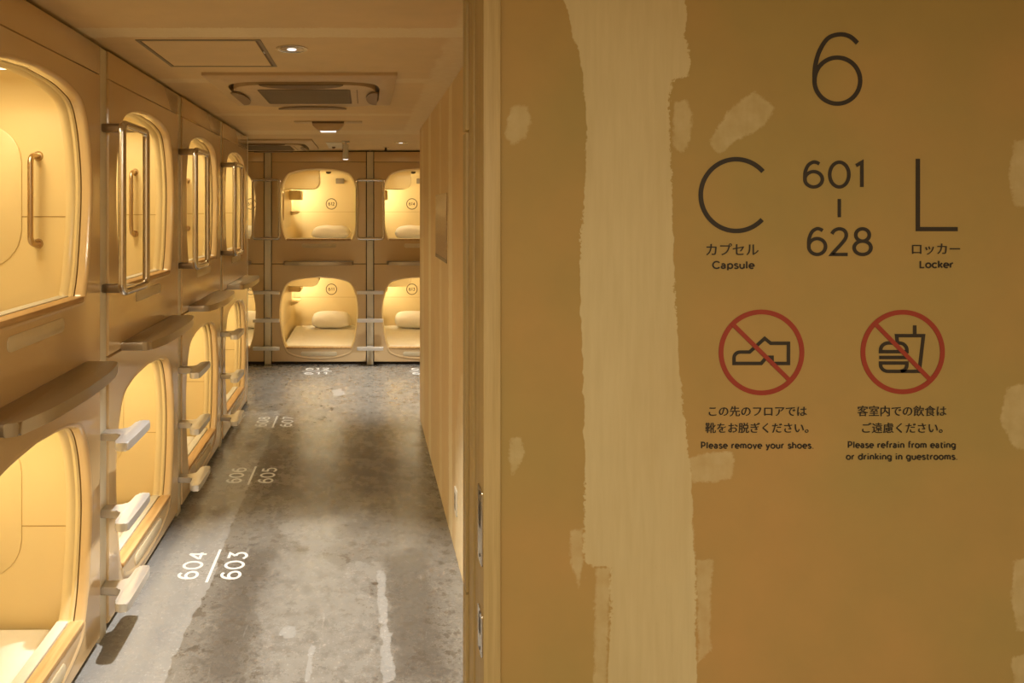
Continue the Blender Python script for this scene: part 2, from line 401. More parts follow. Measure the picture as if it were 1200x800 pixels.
def grid_surface(name, P, U, V, nu, nv, mat, putty=(), film=(), soft=.012, fsoft=.02, rag=1.0, stain=()):
    """grid P + u*U + v*V (u, v in metres) with masks from polygons given in (u, v)"""
    ul, vl = Vector(U).length, Vector(V).length; Un = np.array(Vector(U).normalized()); Vn = np.array(Vector(V).normalized())
    u = np.linspace(0, ul, nu+1); v = np.linspace(0, vl, nv+1); gu, gv = np.meshgrid(u, v, indexing='ij')
    gu = gu.ravel(); gv = gv.ravel()
    co = np.array(P)[None]+gu[:, None]*Un[None]+gv[:, None]*Vn[None]
    idx = np.arange((nu+1)*(nv+1)).reshape(nu+1, nv+1)
    f = np.stack([idx[:-1, :-1], idx[1:, :-1], idx[1:, 1:], idx[:-1, 1:]], -1).reshape(-1, 4)
    me = bpy.data.meshes.new(name); me.from_pydata(co.tolist(), [], f.tolist()); me.materials.append(mat)
    for an, polys, sf in (('putty', putty, soft), ('film', film, fsoft), ('stain', stain, fsoft)):
        m = np.zeros(gu.shape)
        nz = .009*vnoise(gu, gv, .05, 5)+.006*vnoise(gu, gv, .022, 6)+.004*vnoise(gu, gv, .0095, 7)
        for pl in polys:
            m = np.maximum(m, np.clip(.5+(sdf_poly(gu, gv, pl)+nz*rag)/(2*sf), 0, 1))
        at = me.attributes.new(an, 'FLOAT', 'POINT'); at.data.foreach_set('value', m.astype(np.float32))
    me.update(); return me

# ================================================================== THE SETTING
XL = -.99; XR = .427; YB = 7.29; YE = 5.83; DS = 1.5; YRE = 5.42; XW = -2.15; XE = 1.25
PITCH = 1.076
# floor
def fp(x, y):        # photo pixel on the floor -> floor grid (u, v)
    d = CAMZ*F/(y-246); return ((x-428)*d/F+2.6, d+3.0)
pale = [[(2.6+XL-.2, 1.0), (2.6-.70, 1.0), (2.6-.695, 5.6), (2.6-.672, 6.0), (2.6-.688, 6.4), (2.6-.68, 8.6), (2.6+XL-.2, 8.6)],
        [fp(442, 668), fp(449, 668), fp(462, 800), fp(449, 800)], [fp(356, 800), fp(366, 745), fp(372, 745), fp(364, 800)],
        [fp(327, 742), fp(336, 731), fp(347, 735), fp(345, 746), fp(334, 748)], [fp(388, 458), fp(400, 455), fp(405, 462), fp(392, 464)]]
mott = [[fp(300, 800), fp(300, 690), fp(330, 640), fp(400, 655), (2.6+.07, 6.2), fp(450, 800)], [fp(340, 590), fp(420, 560), fp(440, 600), fp(380, 640), fp(330, 640)],
        [fp(350, 500), fp(400, 490), fp(400, 530), fp(350, 535)]]
stains = [[fp(340, 575), fp(362, 548), fp(400, 545), fp(422, 575), fp(405, 605), fp(352, 610)], [fp(225, 800), fp(262, 690), fp(290, 640), fp(330, 640), fp(305, 720), fp(290, 800)],
          [fp(330, 505), fp(375, 492), fp(395, 515), fp(350, 530)], [(2.6-.66, 7.0), (2.6+.2, 6.9), (2.6+.3, 7.6), (2.6-.3, 7.9), (2.6-.66, 7.8)], [fp(455, 800), fp(450, 650), fp(500, 640), fp(530, 800)]]
o = link('floor', grid_surface('floor', (-2.6, -3.0, 0), (5.4, 0, 0), (0, 10.6, 0), 270, 530, M['floor'], pale, mott, .01, .10, .8, stains)); tag(o, kind='structure')
# ceiling
def cp(x, y):
    d = (H-CAMZ)*F/(246-y); return ((x-428)*d/F+2.6, d-1.4)
bands = [[(0, 2.385-1.4), (3.9, 2.385-1.4), (3.9, 2.52-1.4), (0, 2.52-1.4)]]
cfilm = [[(0, 3.30-1.4), (3.9, 3.30-1.4), (3.9, 3.42-1.4), (0, 3.42-1.4)], [(0, 4.50-1.4), (3.9, 4.50-1.4), (3.9, 4.62-1.4), (0, 4.62-1.4)],
         [(0, 5.45-1.4), (3.9, 5.45-1.4), (3.9, 5.75-1.4), (0, 5.75-1.4)], [(2.6+.3, 0), (2.6+.43, 0), (2.6+.43, 4.1), (2.6+.3, 4.1)]]
o = link('ceiling', grid_surface('ceiling', (-2.6, 1.4, H), (3.9, 0, 0), (0, 6.0, 0), 156, 240, M['board'], bands, cfilm, .012, .03)); tag(o, kind='structure')
# corridor wall on the right
wr = link('wall_right', box('wall_right', XR+.002, XR+.12, DS+.14, YRE-.002, 0, H, M['board'])); tag(wr, kind='structure')
def rp(y, z): return (y-1.64, z)
rput = [[rp(3.40, 0), rp(3.55, 0), rp(3.56, 2.0), rp(3.53, H), rp(3.41, H)], [rp(4.50, 0), rp(4.66, 0), rp(4.68, H), rp(4.52, H)], [rp(2.9, 0), rp(3.0, 0), rp(3.05, .8), rp(2.9, .9)]]
rfilm = [[rp(3.85, 0), rp(4.0, 0), rp(4.0, H), rp(3.9, H)], [rp(2.3, 0), rp(3.3, 0), rp(3.3, .55), rp(3.1, .9), rp(2.3, 1.0)], [rp(5.0, 0), rp(5.3, 0), rp(5.3, H), rp(5.1, H)]]  # second polygon pales the low near part of the wall
link('plasterboard_face', grid_surface('plasterboard_face', (XR, 1.64, 0), (0, YRE-1.64, 0), (0, 0, H), 150, 90, M['board'], rput, rfilm, .012, .05), wr)
link('plasterboard_end', box('plasterboard_end', XR, XE, YRE-.002, YRE, 0, H, M['board']), wr)
# sign wall
WSX0 = .292
ws = link('wall_front', box('wall_front', WSX0, 2.4, DS+.002, DS+.14, 0, 2.5, M['board'])); tag(ws, kind='structure')
def sp(x, y): return ((x-428)*DS/F, CAMZ-(y-246)*DS/F)       # pixel on the sign wall -> (X, Z)
def gp(x, y): X, Z = sp(x, y); return (X-WSX0, Z)
strip = [(655, -140), (662, 0), (667, 12), (672, 45), (680, 62), (684, 100), (688, 150), (686, 180), (684, 230), (680, 300), (681, 400), (684, 480), (685, 560), (683, 640), (686, 661), (697, 665),
         (716, 666), (714, 730), (712, 800), (708, 1120), (818, 1120), (816, 800), (816, 700), (814, 650), (813, 600), (811, 560), (804, 500), (796, 440), (792, 380), (790, 300), (788, 240), (786, 180), (785, 120), (788, 96), (808, 88), (809, 70), (804, 40), (803, 0), (806, -140)]
strip2 = []
E_ = [(806, 536), (830, 530), (858, 528), (863, 540), (858, 560), (836, 566), (810, 566)]
film = [[(697, 664), (716, 664), (714, 730), (711, 800), (705, 1120), (695, 1120), (695, 800), (696, 720)],
        [(788, 118), (806, 116), (812, 135), (810, 165), (800, 180), (787, 170)],
        [(884, 106), (909, 126), (896, 149), (862, 166), (842, 180), (831, 166), (851, 130)],
        [(600, 123), (618, 124), (623, 143), (617, 162), (600, 171), (590, 160), (593, 140)],
        [(598, 512), (612, 510), (617, 530), (608, 548), (600, 559), (595, 540)],
        [(1188, 165), (1215, 160), (1215, 245), (1190, 240), (1183, 205)],
        [(1178, 452), (1230, 440), (1230, 530), (1188, 524), (1172, 490)],
        [(1187, 655), (1220, 650), (1220, 745), (1190, 740), (1185, 700)], [(1185, 770), (1230, 760), (1230, 830), (1190, 830)],
        [(816, 656), (836, 655), (832, 700), (834, 760), (818, 775)], [(667, 619), (684, 618), (684, 660), (678, 690), (668, 655)],
        [(806, 610), (815, 610), (815, 660), (806, 655)]] + [E_]
pw, ph = 1.24, 2.5
g = link('plasterboard_face', grid_surface('plasterboard_face', (WSX0, DS, 0), (2.1, 0, 0), (0, 0, 2.5), 420, 500, M['signboard'],
        [[gp(*q) for q in strip]], [[gp(*q) for q in f_] for f_ in film], .008, .009, .32), ws)
# door frame of pine round the corridor mouth
XJ = .2500
fr = link('trim_1', None, None, (XJ, DS, 0)); tag(fr, kind='structure')
def tr(name, x0, x1, y0, y1, z0, z1, m='pine', bev=.002):
    return link(name, box(name, x0, x1, y0, y1, z0, z1, M[m], bev), fr) 
fr.location = (0, 0, 0)
tr('casing', .2535, .2905, DS-.012, DS+.10, 0, 2.32)
tr('jamb_board', .2490, .2600, DS+.10, DS+.17, 0, 2.32)
tr('door_stop', .2415, .2560, DS+.166, DS+.215, .705, 1.81)
tr('door_stop', .2415, .2560, DS+.166, DS+.215, 1.816, 2.32)
tr('door_stop', .2415, .2560, DS+.166, DS+.215, 0, .700)
tr('head_casing', -.96, .2905, DS-.012, DS+.06, 2.14, 2.20)
tr('jamb_board', -.97, -.93, DS-.012, DS+.05, 0, 2.2)
for zc, hh in ((.935, .165), (.703, .095)):
    s = link('strike_plate', prism('strike_plate', rrect(DS-.006, DS+.048, zc-hh/2, zc+hh/2, .008), .2510, .2535, M['steel'], 0, 'x'), fr)
    link('latch_hole', box('latch_hole', .2503, .2512, DS+.012, DS+.034, zc-.005, zc+hh*.3, M['dark']), s)
    for dz in (-hh*.40, hh*.42): link('screw', cyl('screw', 0, 0, 0, .0012, .0035, .0035, M['dark'], 10), s, (.2510, DS+.020, zc+dz), (0, -PI/2, 0))
# walls that close the place
def wall(name, *a): return tag(link(name, box(name, *a)), kind='structure')
wall('wall_left', -2.4, -.97, DS, DS+.05, 0, 2.5, M['board'])
wall('wall_head', -.97, .292, DS+.003, DS+.055, 2.2, 2.5, M['board'])
wall('wall_row_end', -3.1, XL-.03, YE+.012, YE+.03, 0, H, M['post'])
wall('wall_cross_left', XW-.05, XW, YE+.03, YB, 0, H, M['board'])
wall('wall_cross_right', XE, XE+.05, YRE-.1, YB, 0, H, M['board'])
wall('wall_back', -2.6, 1.3, YB+2.08, YB+2.12, 0, H, M['board'])
wall('wall_behind_row', XL-2.2, XL-2.1, DS, YE, 0, H, M['board'])
wall('wall_hall_back', -2.4, 2.4, -2.7, -2.6, 0, 2.5, M['board'])
wall('wall_hall_left', -2.4, -2.3, -2.6, DS, 0, 2.5, M['board'])
wall('wall_hall_right', 2.3, 2.4, -2.6, DS, 0, 2.5, M['board'])
wall('ceiling_hall', -2.4, 2.4, -2.7, DS+.05, 2.5, 2.55, M['board'])

# ================================================================== CAPSULES
# local frame: x along the row (to the viewer's right), y into the capsule, z = 0 at the sill
HALF = [(.349, 0), (.376, .097), (.400, .252), (.410, .394), (.395, .523), (.362, .630), (.318, .690), (.252, .715), (.16, .733), (0, .744)]
pts = [(.339, .004), (.349, .012)] + [(x, z+.0) for x, z in HALF[1:]]
right = spl([(.349, .012)]+HALF[1:], 8)
outline = [(-.335, 0), (.335, 0), (.344, .004)] + right + [(-x, z) for x, z in right[::-1][1:]] + [(-.344, .004)]
CZ = .34
def ray(poly, ang):
    c, s_ = math.cos(ang), math.sin(ang); best = None
    for i in range(len(poly)):
        ax, ay = poly[i][0], poly[i][1]-CZ; bx_, by = poly[(i+1) % len(poly)][0], poly[(i+1) % len(poly)][1]-CZ
        ex, ey = bx_-ax, by-ay; den = c*ey-s_*ex
        if abs(den) < 1e-12: continue
        tt = (ax*ey-ay*ex)/den; uu = (ax*s_-ay*c)/den
        if tt > 0 and -1e-6 <= uu <= 1+1e-6 and (best is None or tt > best): best = tt
    return (c*best, s_*best+CZ)
def loop_offset(L, off):
    n = len(L); out = []
    for i in range(n):
        a = np.array(L[(i+1) % n])-np.array(L[i-1]); a = a/np.linalg.norm(a); out.append((L[i][0]+a[1]*off, L[i][1]-a[0]*off))
    return out
IW, IZ0, IZ1, IY1 = .46, -.17, .80, 1.98
def capsule_meshes(z0, z1, tier):
    hw = .496
    rect = [(-hw, z0), (hw, z0), (hw, z1), (-hw, z1)]
    angs = set(round(-PI+2*PI*k/112, 6) for k in range(112))
    for p in rect: angs.add(round(math.atan2(p[1]-CZ, p[0]), 6))
    for p in ((-.335, 0), (.335, 0), (.347, .012), (-.347, .012)): angs.add(round(math.atan2(p[1]-CZ, p[0]), 6))
    angs = sorted(angs); n = len(angs)
    R = [ray(rect, a) for a in angs]; O = [ray(outline, a) for a in angs]
    inner = rrect(-IW, IW, IZ0, IZ1, (.05, .13, .13, .05), 8); I = [ray(inner, a) for a in angs]
    def rings(name, rs, mat, cap=None, sm=40):
        vs = []; fs = []
        for L, y in rs: vs += [(p[0], y, p[1]) for p in L]
        for r in range(len(rs)-1):
            for k in range(n):
                l = (k+1) % n; fs.append((r*n+k, r*n+l, (r+1)*n+l, (r+1)*n+k))
        if cap is not None: fs.append(tuple((len(rs)-1)*n+k for k in range(n)))
        return mesh(name, vs, fs, mat, sm)
    Ri = [(p[0]*(1-.006), (p[1]-CZ)*(1-.006)+CZ) for p in R]
    of = lambda o_: loop_offset(O, o_)
    out = {}
    out['front_panel'] = rings('front_panel_'+tier, [(R, .05), (R, .006), (Ri, 0), (of(.019), 0), (of(.016), 0), (of(.012), -.0015), (of(.008), -.001), (of(.003), .003), (of(.0005), .010), (of(0), .018), (of(0), .034)], M['panel'])
    out['lip_groove'] = rings('lip_groove_'+tier, [(of(.001), .034), (of(.009), .0345), (of(.009), .0385), (of(.001), .039)], M['seam'])  # groove behind the lip, its shade put in as darker seam colour
    out['reveal'] = rings('reveal_'+tier, [(of(0), .039), (of(-.004), .046), (of(-.002), .056), (of(-.008), .064), (of(-.010), .078), (of(-.006), .088), (of(.006), .092), (I, .094)], M['shell'])
    zm = (IZ0+IZ1)/2; io = lambda o_: [(p[0]*(IW-o_)/IW, zm+(p[1]-zm)*((IZ1-IZ0)/2-o_)/((IZ1-IZ0)/2)) for p in I]
    out['interior_shell'] = rings('interior_shell_'+tier, [(I, .094), (I, IY1-.13), (io(.012), IY1-.075), (io(.045), IY1-.028), (io(.10), IY1)], M['shell'], cap=True)
    return out
UP = capsule_meshes(-.250, .818, 'upper'); LO = capsule_meshes(-.141, .884, 'lower')
prt = {}
prt['sill_trim'] = box('sill_trim', -.338, .338, -.004, .046, -.006, .012, M['sillwood'], .003)
prt['shade_rail'] = box('shade_rail', -.334, .334, .050, .090, -.006, .014, M['white_plastic'], .003)
prt['name_plate_upper'] = prism('name_plate', rrect(-.18, .18, -.083, -.038, .018), -.0035, .004, M['plate'], .0015, 'y')
prt['name_plate_lower'] = prism('name_plate', rrect(-.19, .19, -.080, -.033, .02), -.0035, .004, M['plate'], .0015, 'y')
low = spl([(-.352, .0), (-.317, -.050), (-.188, -.092), (0, -.108), (.188, -.092), (.317, -.050), (.352, .0)], 8)
def flat_rim(path, wd, y):
    L, Rr = ribbon(path, wd, False); vs = []; fs = []
    for a, b, p in zip(L, Rr, path): vs += [(a[0], y+.0045, a[1]), (p[0]*.7+a[0]*.3, y-.002, p[1]*.7+a[1]*.3), (p[0]*.7+b[0]*.3, y-.002, p[1]*.7+b[1]*.3), (b[0], y+.0045, b[1])]
    for i in range(len(path)-1):
        for k in range(3): fs.append((i*4+k, i*4+k+1, i*4+k+5, i*4+k+4))
    return mesh('lower_rim', vs, fs, M['panel'], 60)
prt['lower_rim'] = flat_rim(low, .03, -.003)
seam = [(-IW+.0015, .10), (-IW+.0015, IY1-.13), (-IW+.03, IY1-.05), (-IW+.10, IY1-.0015), (IW-.10, IY1-.0015), (IW-.03, IY1-.05), (IW-.0015, IY1-.13), (IW-.0015, .10)]
prt['shell_seam'] = mesh('shell_seam', [(x, y, z) for z in (.2875, .2915) for x, y in seam], [(i, i+1, i+9, i+8) for i in range(7)], M['seam'])
def hnd(s_):
    x0, x1 = s_*IW, s_*(IW-.06); p = bend([(x0, .215, .513), (x1, .215, .513), (x1, .215, .190), (x0, .215, .190)], .035)
    return tube('grab_handle', p, .0105, M['brass'])
prt['grab_handle_l'], prt['grab_handle_r'] = hnd(-1), hnd(1)
prt['rosette'] = cyl('rosette', 0, 0, 0, .008, .019, .016, M['brass'], 20)
prt['wall_panel_l'] = prism('wall_panel', rrect(.275, 1.55, .10, .63, .14, 8), -IW-.002, -IW+.006, M['shell'], .004, 'x')
prt['wall_panel_r'] = prism('wall_panel', rrect(.275, 1.55, .10, .63, .14, 8), IW-.006, IW+.002, M['shell'], .004, 'x')
prt['overhead_cabinet'] = prism('overhead_cabinet', rrect(-IW+.005, -.055, .560, .795, (.085, 0, 0, 0), 10), .81, 1.12, M['shell'], .008, 'y')
prt['cabinet_edge_shade'] = prism('cabinet_edge_shade', rrect(-IW+.10, -.052, .556, .70, (.087, 0, 0, 0), 10), .822, .834, M['seam'], 0, 'y')  # shadow line along the cabinet's bottom edge, put in as dark colour
prt['control_box'] = prism('control_box', rrect(-IW+.003, -.31, .440, .556, .012, 4), 1.30, 1.58, M['shell'], .006, 'y')
prt['bed_shelf'] = prism('bed_shelf', [(-IW+.003, .30), (-IW+.003, .245), (-.40, .262), (-.355, .285), (-.355, .297)], 1.45, 1.78, M['shell'], .005, 'y')
prt['vent_grille'] = prism('vent_grille', rrect(.095, .205, .665, .735, .008), IY1-.022, IY1+.006, M['vent'], .003, 'y')
prt['lamp_panel'] = box('lamp_panel', -.25, .25, -.12, .12, 0, .012, M['podlamp'], .004)
prt['end_wall_lamp'] = box('end_wall_lamp', -.06, .06, -.045, .045, -.006, 0, M['podlamp'], .003)
def ringm(name, r, t_, M4, mat):
    return Ink().stroke(arc(0, 0, r, r, 0, 351, 39), t_, True).build(name, mat, M4)
ENDM = Matrix.Translation((.035, IY1-.0004, .395)) @ Matrix.Rotation(PI/2, 4, 'X')
prt['number_ring'] = ringm('number_ring', .070, .010, ENDM, M['brown_ink'])
prt['unlit_lamp'] = None
b = bmesh.new(); bmesh.ops.create_uvsphere(b, u_segments=20, v_segments=10, radius=1); bmesh.ops.scale(b, vec=(.035, .035, .022), verts=b.verts[:]); bmesh.ops.translate(b, vec=(.02, 1.55, .795), verts=b.verts[:])
prt['unlit_lamp'] = bmesh_mesh('unlit_lamp', b, M['dark'], 60)  # dark ceiling lamp of the upper capsules, modelled unlit
def soft_box(name, x0, x1, y0, y1, z0, z1, mat, r, seed, amp):
    bm = box_bm(x0, x1, y0, y1, z0, z1, 0)
    bmesh.ops.subdivide_edges(bm, edges=bm.edges[:], cuts=11, use_grid_fill=True)
    rnd = np.random.RandomState(seed); ph = rnd.rand(6)*6.28
    for vv in bm.verts:
        c = vv.co; c.z += amp*(math.sin(c.x*23+ph[0]+c.y*4)*math.sin(c.y*9+ph[1])+.5*math.sin(c.x*41-c.y*17+ph[2]))*(1 if c.z > (z0+z1)/2 else 0)
    bmesh.ops.bevel(bm, geom=[e for e in bm.edges if e.calc_face_angle(0) > 1.0], offset=r, segments=3, profile=.5, affect='EDGES')
    return bmesh_mesh(name, bm, mat, 60)
def pillow_mesh(seed):
    n = 28; vs = []; fs = []; rnd = np.random.RandomState(seed); ph = rnd.rand(6)*6.28
    W_, D_, T_ = .25, .17, .085
    for sgn in (1, -1):
        for i in range(n+1):
            for j in range(n+1):
                u = -1+2*i/n; v = -1+2*j/n
                x = W_*u*(1-.06*v*v); y = D_*v*(1-.07*u*u)
                h = T_*((1-u**4)*(1-v**4))**.55
                h += .006*math.sin(7*u+ph[0])*math.sin(5*v+ph[1])*(1-u*u)*(1-v*v)
                vs.append((x, y, sgn*h*(1 if sgn > 0 else .75)))
    m = (n+1)**2
    for i in range(n):
        for j in range(n):
            a = i*(n+1)+j; fs.append((a, a+n+1, a+n+2, a+1)); a += m; fs.append((a, a+1, a+n+2, a+n+1))
    bm = bmesh.new(); V = [bm.verts.new(q) for q in vs]
    for f in fs: bm.faces.new([V[k] for k in f])
    bmesh.ops.remove_doubles(bm, verts=bm.verts[:], dist=.0005); return bmesh_mesh('pillow', bm, M['pillow'], 80)
MAT_MESH = [soft_box('mattress', -.435, .435, .15, 1.87, IZ0, -.07, M['sheet'], .02, s_, .0035) for s_ in (1, 2)]
PIL_MESH = [pillow_mesh(s_) for s_ in (3, 8)]
light_data = bpy.data.lights.new('capsule_lamp_light', 'AREA'); light_data.shape = 'RECTANGLE'; light_data.size = .46; light_data.size_y = .22
light_data.energy = P_POD*1.25; light_data.color = C_POD
light_data2 = bpy.data.lights.new('capsule_end_wall_light', 'AREA'); light_data2.shape = 'RECTANGLE'; light_data2.size = .12; light_data2.size_y = .09; light_data2.energy = P_POD*1.5; light_data2.color = (1.0, .86, .58)  # unseen lamp added behind the control box to brighten the end wall
UZ, LZ = 1.31, .171
ROWS = {'row': 'in the long left row', 'end': 'in the wall across the corridor end'}
def capsule(num, loc, rz, upper, label):
    r = link('sleeping_capsule', None, None, loc, (0, 0, rz)); tag(r, label, 'capsule', 'two-tier sleeping capsules')
    src = UP if upper else LO
    for k in ('front_panel', 'lip_groove', 'reveal', 'interior_shell'): link(k, src[k], r)
    for k in ('sill_trim', 'shade_rail', 'shell_seam', 'bed_shelf'): link(k, prt[k], r)
    cb = link('control_box', prt['control_box'], r)
    link('name_plate', prt['name_plate_upper' if upper else 'name_plate_lower'], r)
    oc = link('overhead_cabinet', prt['overhead_cabinet'], r); link('cabinet_edge_shade', prt['cabinet_edge_shade'], oc)
    if not upper: link('lower_rim', prt['lower_rim'], r)
    for s_, q in ((-1, 'l'), (1, 'r')):
        link('wall_panel', prt['wall_panel_'+q], r)
        if upper:
            h = link('grab_handle', prt['grab_handle_'+q], r)
            for z in (.513, .190): link('rosette', prt['rosette'], h, (s_*(IW+.001), .215, z), (0, -s_*PI/2, 0))
    if upper: link('vent_grille', prt['vent_grille'], r); link('unlit_lamp', prt['unlit_lamp'], r)
    nr = link('number_ring', prt['number_ring'], r)
    nd = Ink().text(str(num), -.038, -.018, .036, .0075, .22, .076).build('number', M['brown_ink'], ENDM); link('number', nd, nr)
    lp = link('lamp_panel', prt['lamp_panel'], r, (0, .30, IZ1-.012)); link('lamp_light', light_data, lp, (0, 0, -.006))
    lp = link('end_wall_lamp', prt['end_wall_lamp'], cb, (-.385, 1.581, .50), (PI/2, 0, 0)); link('end_wall_light', light_data2, r, (-.375, 1.60, .50), (PI/2, 0, math.radians(-25)))
    return r
def local(loc, rz, p):
    q = Matrix.Rotation(rz, 3, 'Z') @ Vector(p); return (loc[0]+q.x, loc[1]+q.y, loc[2]+q.z)
ORD = ['nearest to the camera', 'second from the camera', 'third from the camera', 'farthest from the camera']
spots = []
for i in range(4):
    yc = 1.559+PITCH*(i+.5)
    for up in (False, True):
        spots.append((601+2*i+(1 if up else 0), (XL, yc, UZ if up else LZ), PI/2, up,
                      '%s capsule of the left row, %s' % ('upper' if up else 'lower', ORD[i])))
wh = {0: 'half hidden behind the left row', 1: 'straight ahead at the corridor end', 2: 'cut off by the right wall'}
for i in range(3):
    xc = -1.563+PITCH*i
    for up in (False, True):
        n_ = 609+2*i+(1 if up else 0)
        spots.append((n_, (xc, YB, UZ if up else LZ), 0.0, up, '%s tier capsule number %d %s' % ('upper' if up else 'lower', n_, wh[i])))
for num, loc, rz, up, lab in spots:
    capsule(num, loc, rz, up, lab)
    s_ = num % 2
    m = link('mattress', MAT_MESH[s_], None, local(loc, rz, (0, 0, 0)), (0, 0, rz)); tag(m, 'cream mattress in the '+lab, 'mattress', 'capsule mattresses')
    p = link('pillow', PIL_MESH[s_], None, local(loc, rz, (.045, 1.70, .018 if up else .030)), (math.radians(10 if up else 16), 0, rz+math.radians(random.uniform(-4, 4))))
    p.rotation_mode = 'XYZ'; tag(p, 'white pillow in the '+lab, 'pillow', 'capsule pillows')

# ------------------------------------------------------------------ posts, fascia panels, rails, foot steps, shelves
post_me = box('post', -.034, .034, .006, .05, 0.0, 2.236, M['post'], .002)
gap_me = box('shadow_gap', -.0415, .0415, .05, .056, 0, 2.24, M['gap'])
fas_me = box('fascia', -.496, .496, 0.0, .03, 2.1295, 2.236, M['panel'], .003)
floor_gap_me = box('floor_gap', -.53, .53, .03, .05, 0, .035, M['gap'])  # dark strip stands in for the shade under the capsules
topgap_me = box('top_gap', -.53, .53, .05, .06, 2.10, 2.25, M['gap'])
seamgap_me = box('tier_gap', -.496, .496, .045, .05, 1.03, 1.08, M['gap'])
def row_piece(name, me, loc, rz, label, cat, group):
    return tag(link(name, me, None, loc, (0, 0, rz)), label, cat, group)
WHL = ['nearest the camera', 'second from the camera', 'third from the camera', 'at the far end']
for i in range(4):
    loc = (XL, 1.559+PITCH*(i+.5), 0)
    o = tag(link('trim_%d' % (10+i), fas_me, None, loc, (0, 0, PI/2)), kind='structure')
    for k, me in (('floor_gap', floor_gap_me), ('top_gap', topgap_me), ('tier_gap', seamgap_me)): link(k, me, o)
for i in range(3):
    loc = (-1.563+PITCH*i, YB, 0)
    o = tag(link('trim_%d' % (20+i), fas_me, None, loc), kind='structure')
    for k, me in (('floor_gap', floor_gap_me), ('top_gap', topgap_me), ('tier_gap', seamgap_me)): link(k, me, o)
# rail loop: rounded rectangle standing off the post
loop_me = tube('rail_loop', bend([(-.137, -.115, 1.327), (.137, -.115, 1.327), (.137, -.115, 1.935), (-.137, -.115, 1.935)], .032, 6, True), .0145, M['steel'], True, 14)
def brk(z):
    b = box_bm(-.020, .020, -.118, .0055, z-.016, z+.016, .005); return bmesh_mesh('bracket', b, M['bracket'], 35)
br_me = [brk(1.935), brk(1.327)]
stepo = []
half = [(.028, .0055), (.028, -.050), (.032, -.068), (.050, -.077), (.085, -.080), (.120, -.082), (.134, -.092), (.138, -.108), (.133, -.125), (.120, -.134), (0, -.136)]
half = [half[0]]+spl(half[1:], 4)
step_out = [(x, y) for x, y in half]+[(-x, y) for x, y in half[::-1][1:]]
step_me = prism('foot_step', step_out[::-1], -.030, 0, M['cast'], .005, 'z', 40)
sh = [(.365, -.0005), (.365, -.085)]+spl([(.365, -.085), (.352, -.112), (.325, -.124), (.20, -.147), (0, -.156)], 6)[1:]
shelf_out = sh+[(-x, y) for x, y in sh[::-1][1:]]
shelf_me = prism('tier_shelf', shelf_out[::-1], 1.054, 1.089, M['shelf'], .006, 'z', 40)
LEV = [(.205, 'lowest'), (.495, 'middle'), (.785, 'topmost')]
posts = []
for i in range(4): posts.append((XL, 1.559+PITCH*i, PI/2, i > 0, ['just outside the left frame edge', 'nearest the camera in the left row', 'second in view along the left row', 'third in view along the left row'][i]))
for i in range(2): posts.append((-1.025+PITCH*i, YB, 0.0, True, ['left post of the far capsule wall', 'right post of the far capsule wall'][i]))
for x, y, rz, rails, where in posts:
    o = tag(link('capsule_post', post_me, None, (x, y, 0), (0, 0, rz)), 'pale painted vertical post between capsules, '+where, 'post', 'posts between the capsules')
    link('shadow_gap', gap_me, o)
    if not rails: continue
    r = tag(link('climbing_rail', None, None, (x, y, 0), (0, 0, rz)), 'rectangular steel climbing rail loop on the post '+where.replace('post ', 'post '), 'handrail', 'climbing rails')
    link('rail_loop', loop_me, r)
    for m in br_me: link('bracket', m, r)
    for z, nm in LEV:
        tag(link('foot_step', step_me, None, (x, y, z), (0, 0, rz)), '%s T-shaped metal foot step on the post %s' % (nm, where), 'step', 'foot steps on the posts')
for i in range(4):
    tag(link('tier_shelf', shelf_me, None, (XL, 1.559+PITCH*(i+.5), 0), (0, 0, PI/2)), 'curved grey metal shelf between tiers of the left row, '+ORD[i], 'shelf', 'shelves between the tiers')
for i in range(3):
    tag(link('tier_shelf', shelf_me, None, (-1.563+PITCH*i, YB, 0)), 'grey metal shelf between capsule tiers, '+wh[i], 'shelf', 'shelves between the tiers')
tag(link('wall_row_corner', box('wall_row_corner', XL-.03, XL, YE+.002, YE+.03, 0, H-.01, M['post'], .002)), kind='structure')

# ================================================================== CEILING THINGS
def lamp_spot(name, parent, loc, power, ang, blend, rad, color):
    ld = bpy.data.lights.new(name, 'SPOT'); ld.energy = power; ld.color = color; ld.spot_size = math.radians(ang); ld.spot_blend = blend; ld.shadow_soft_size = rad
    return link(name, ld, parent, loc)
def downlight(x, y, label, power, ang, zc=H, color=C_WHITE, blend=.35):
    r = tag(link('downlight', None, None, (x, y, zc)), label, 'downlight', 'recessed ceiling downlights')
    n = 36; vs = []; fs = []
    prof = [(.062, .0), (.062, -.004), (.052, -.006), (.046, -.003), (.034, .0)]
    for rr, z in prof:
        for k in range(n): vs.append((rr*math.cos(2*PI*k/n), rr*math.sin(2*PI*k/n), z))
    for q in range(len(prof)-1):
        for k in range(n): l = (k+1) % n; fs.append((q*n+k, q*n+l, (q+1)*n+l, (q+1)*n+k))
    link('trim_ring', mesh('trim_ring', vs, fs, M['steel'], 40), r)
    link('reflector', cyl('reflector', 0, 0, -.004, -.001, .044, .044, M['steel'], n), r)
    link('lens', cyl('lens', .0, 0, -.0065, -.003, .016, .020, M['whitelamp'], 20), r)
    lamp_spot('light', r, (0, 0, -.012), power, ang, blend, .022, color); return r
downlight(-.285, 2.69, 'round chrome downlight between the hatch and the near air conditioner', P_DOWN, 57, H, C_WHITE, .55)
downlight(.33, 6.44, 'small lit downlight over the corridor end, right of the hanging spotlight', P_POOL*1.15, 62, H, C_WHITE, .7)
downlight(-1.17, 6.62, 'downlight over the far cross corridor, behind the end of the left row', P_CROSS*2.4, 120)
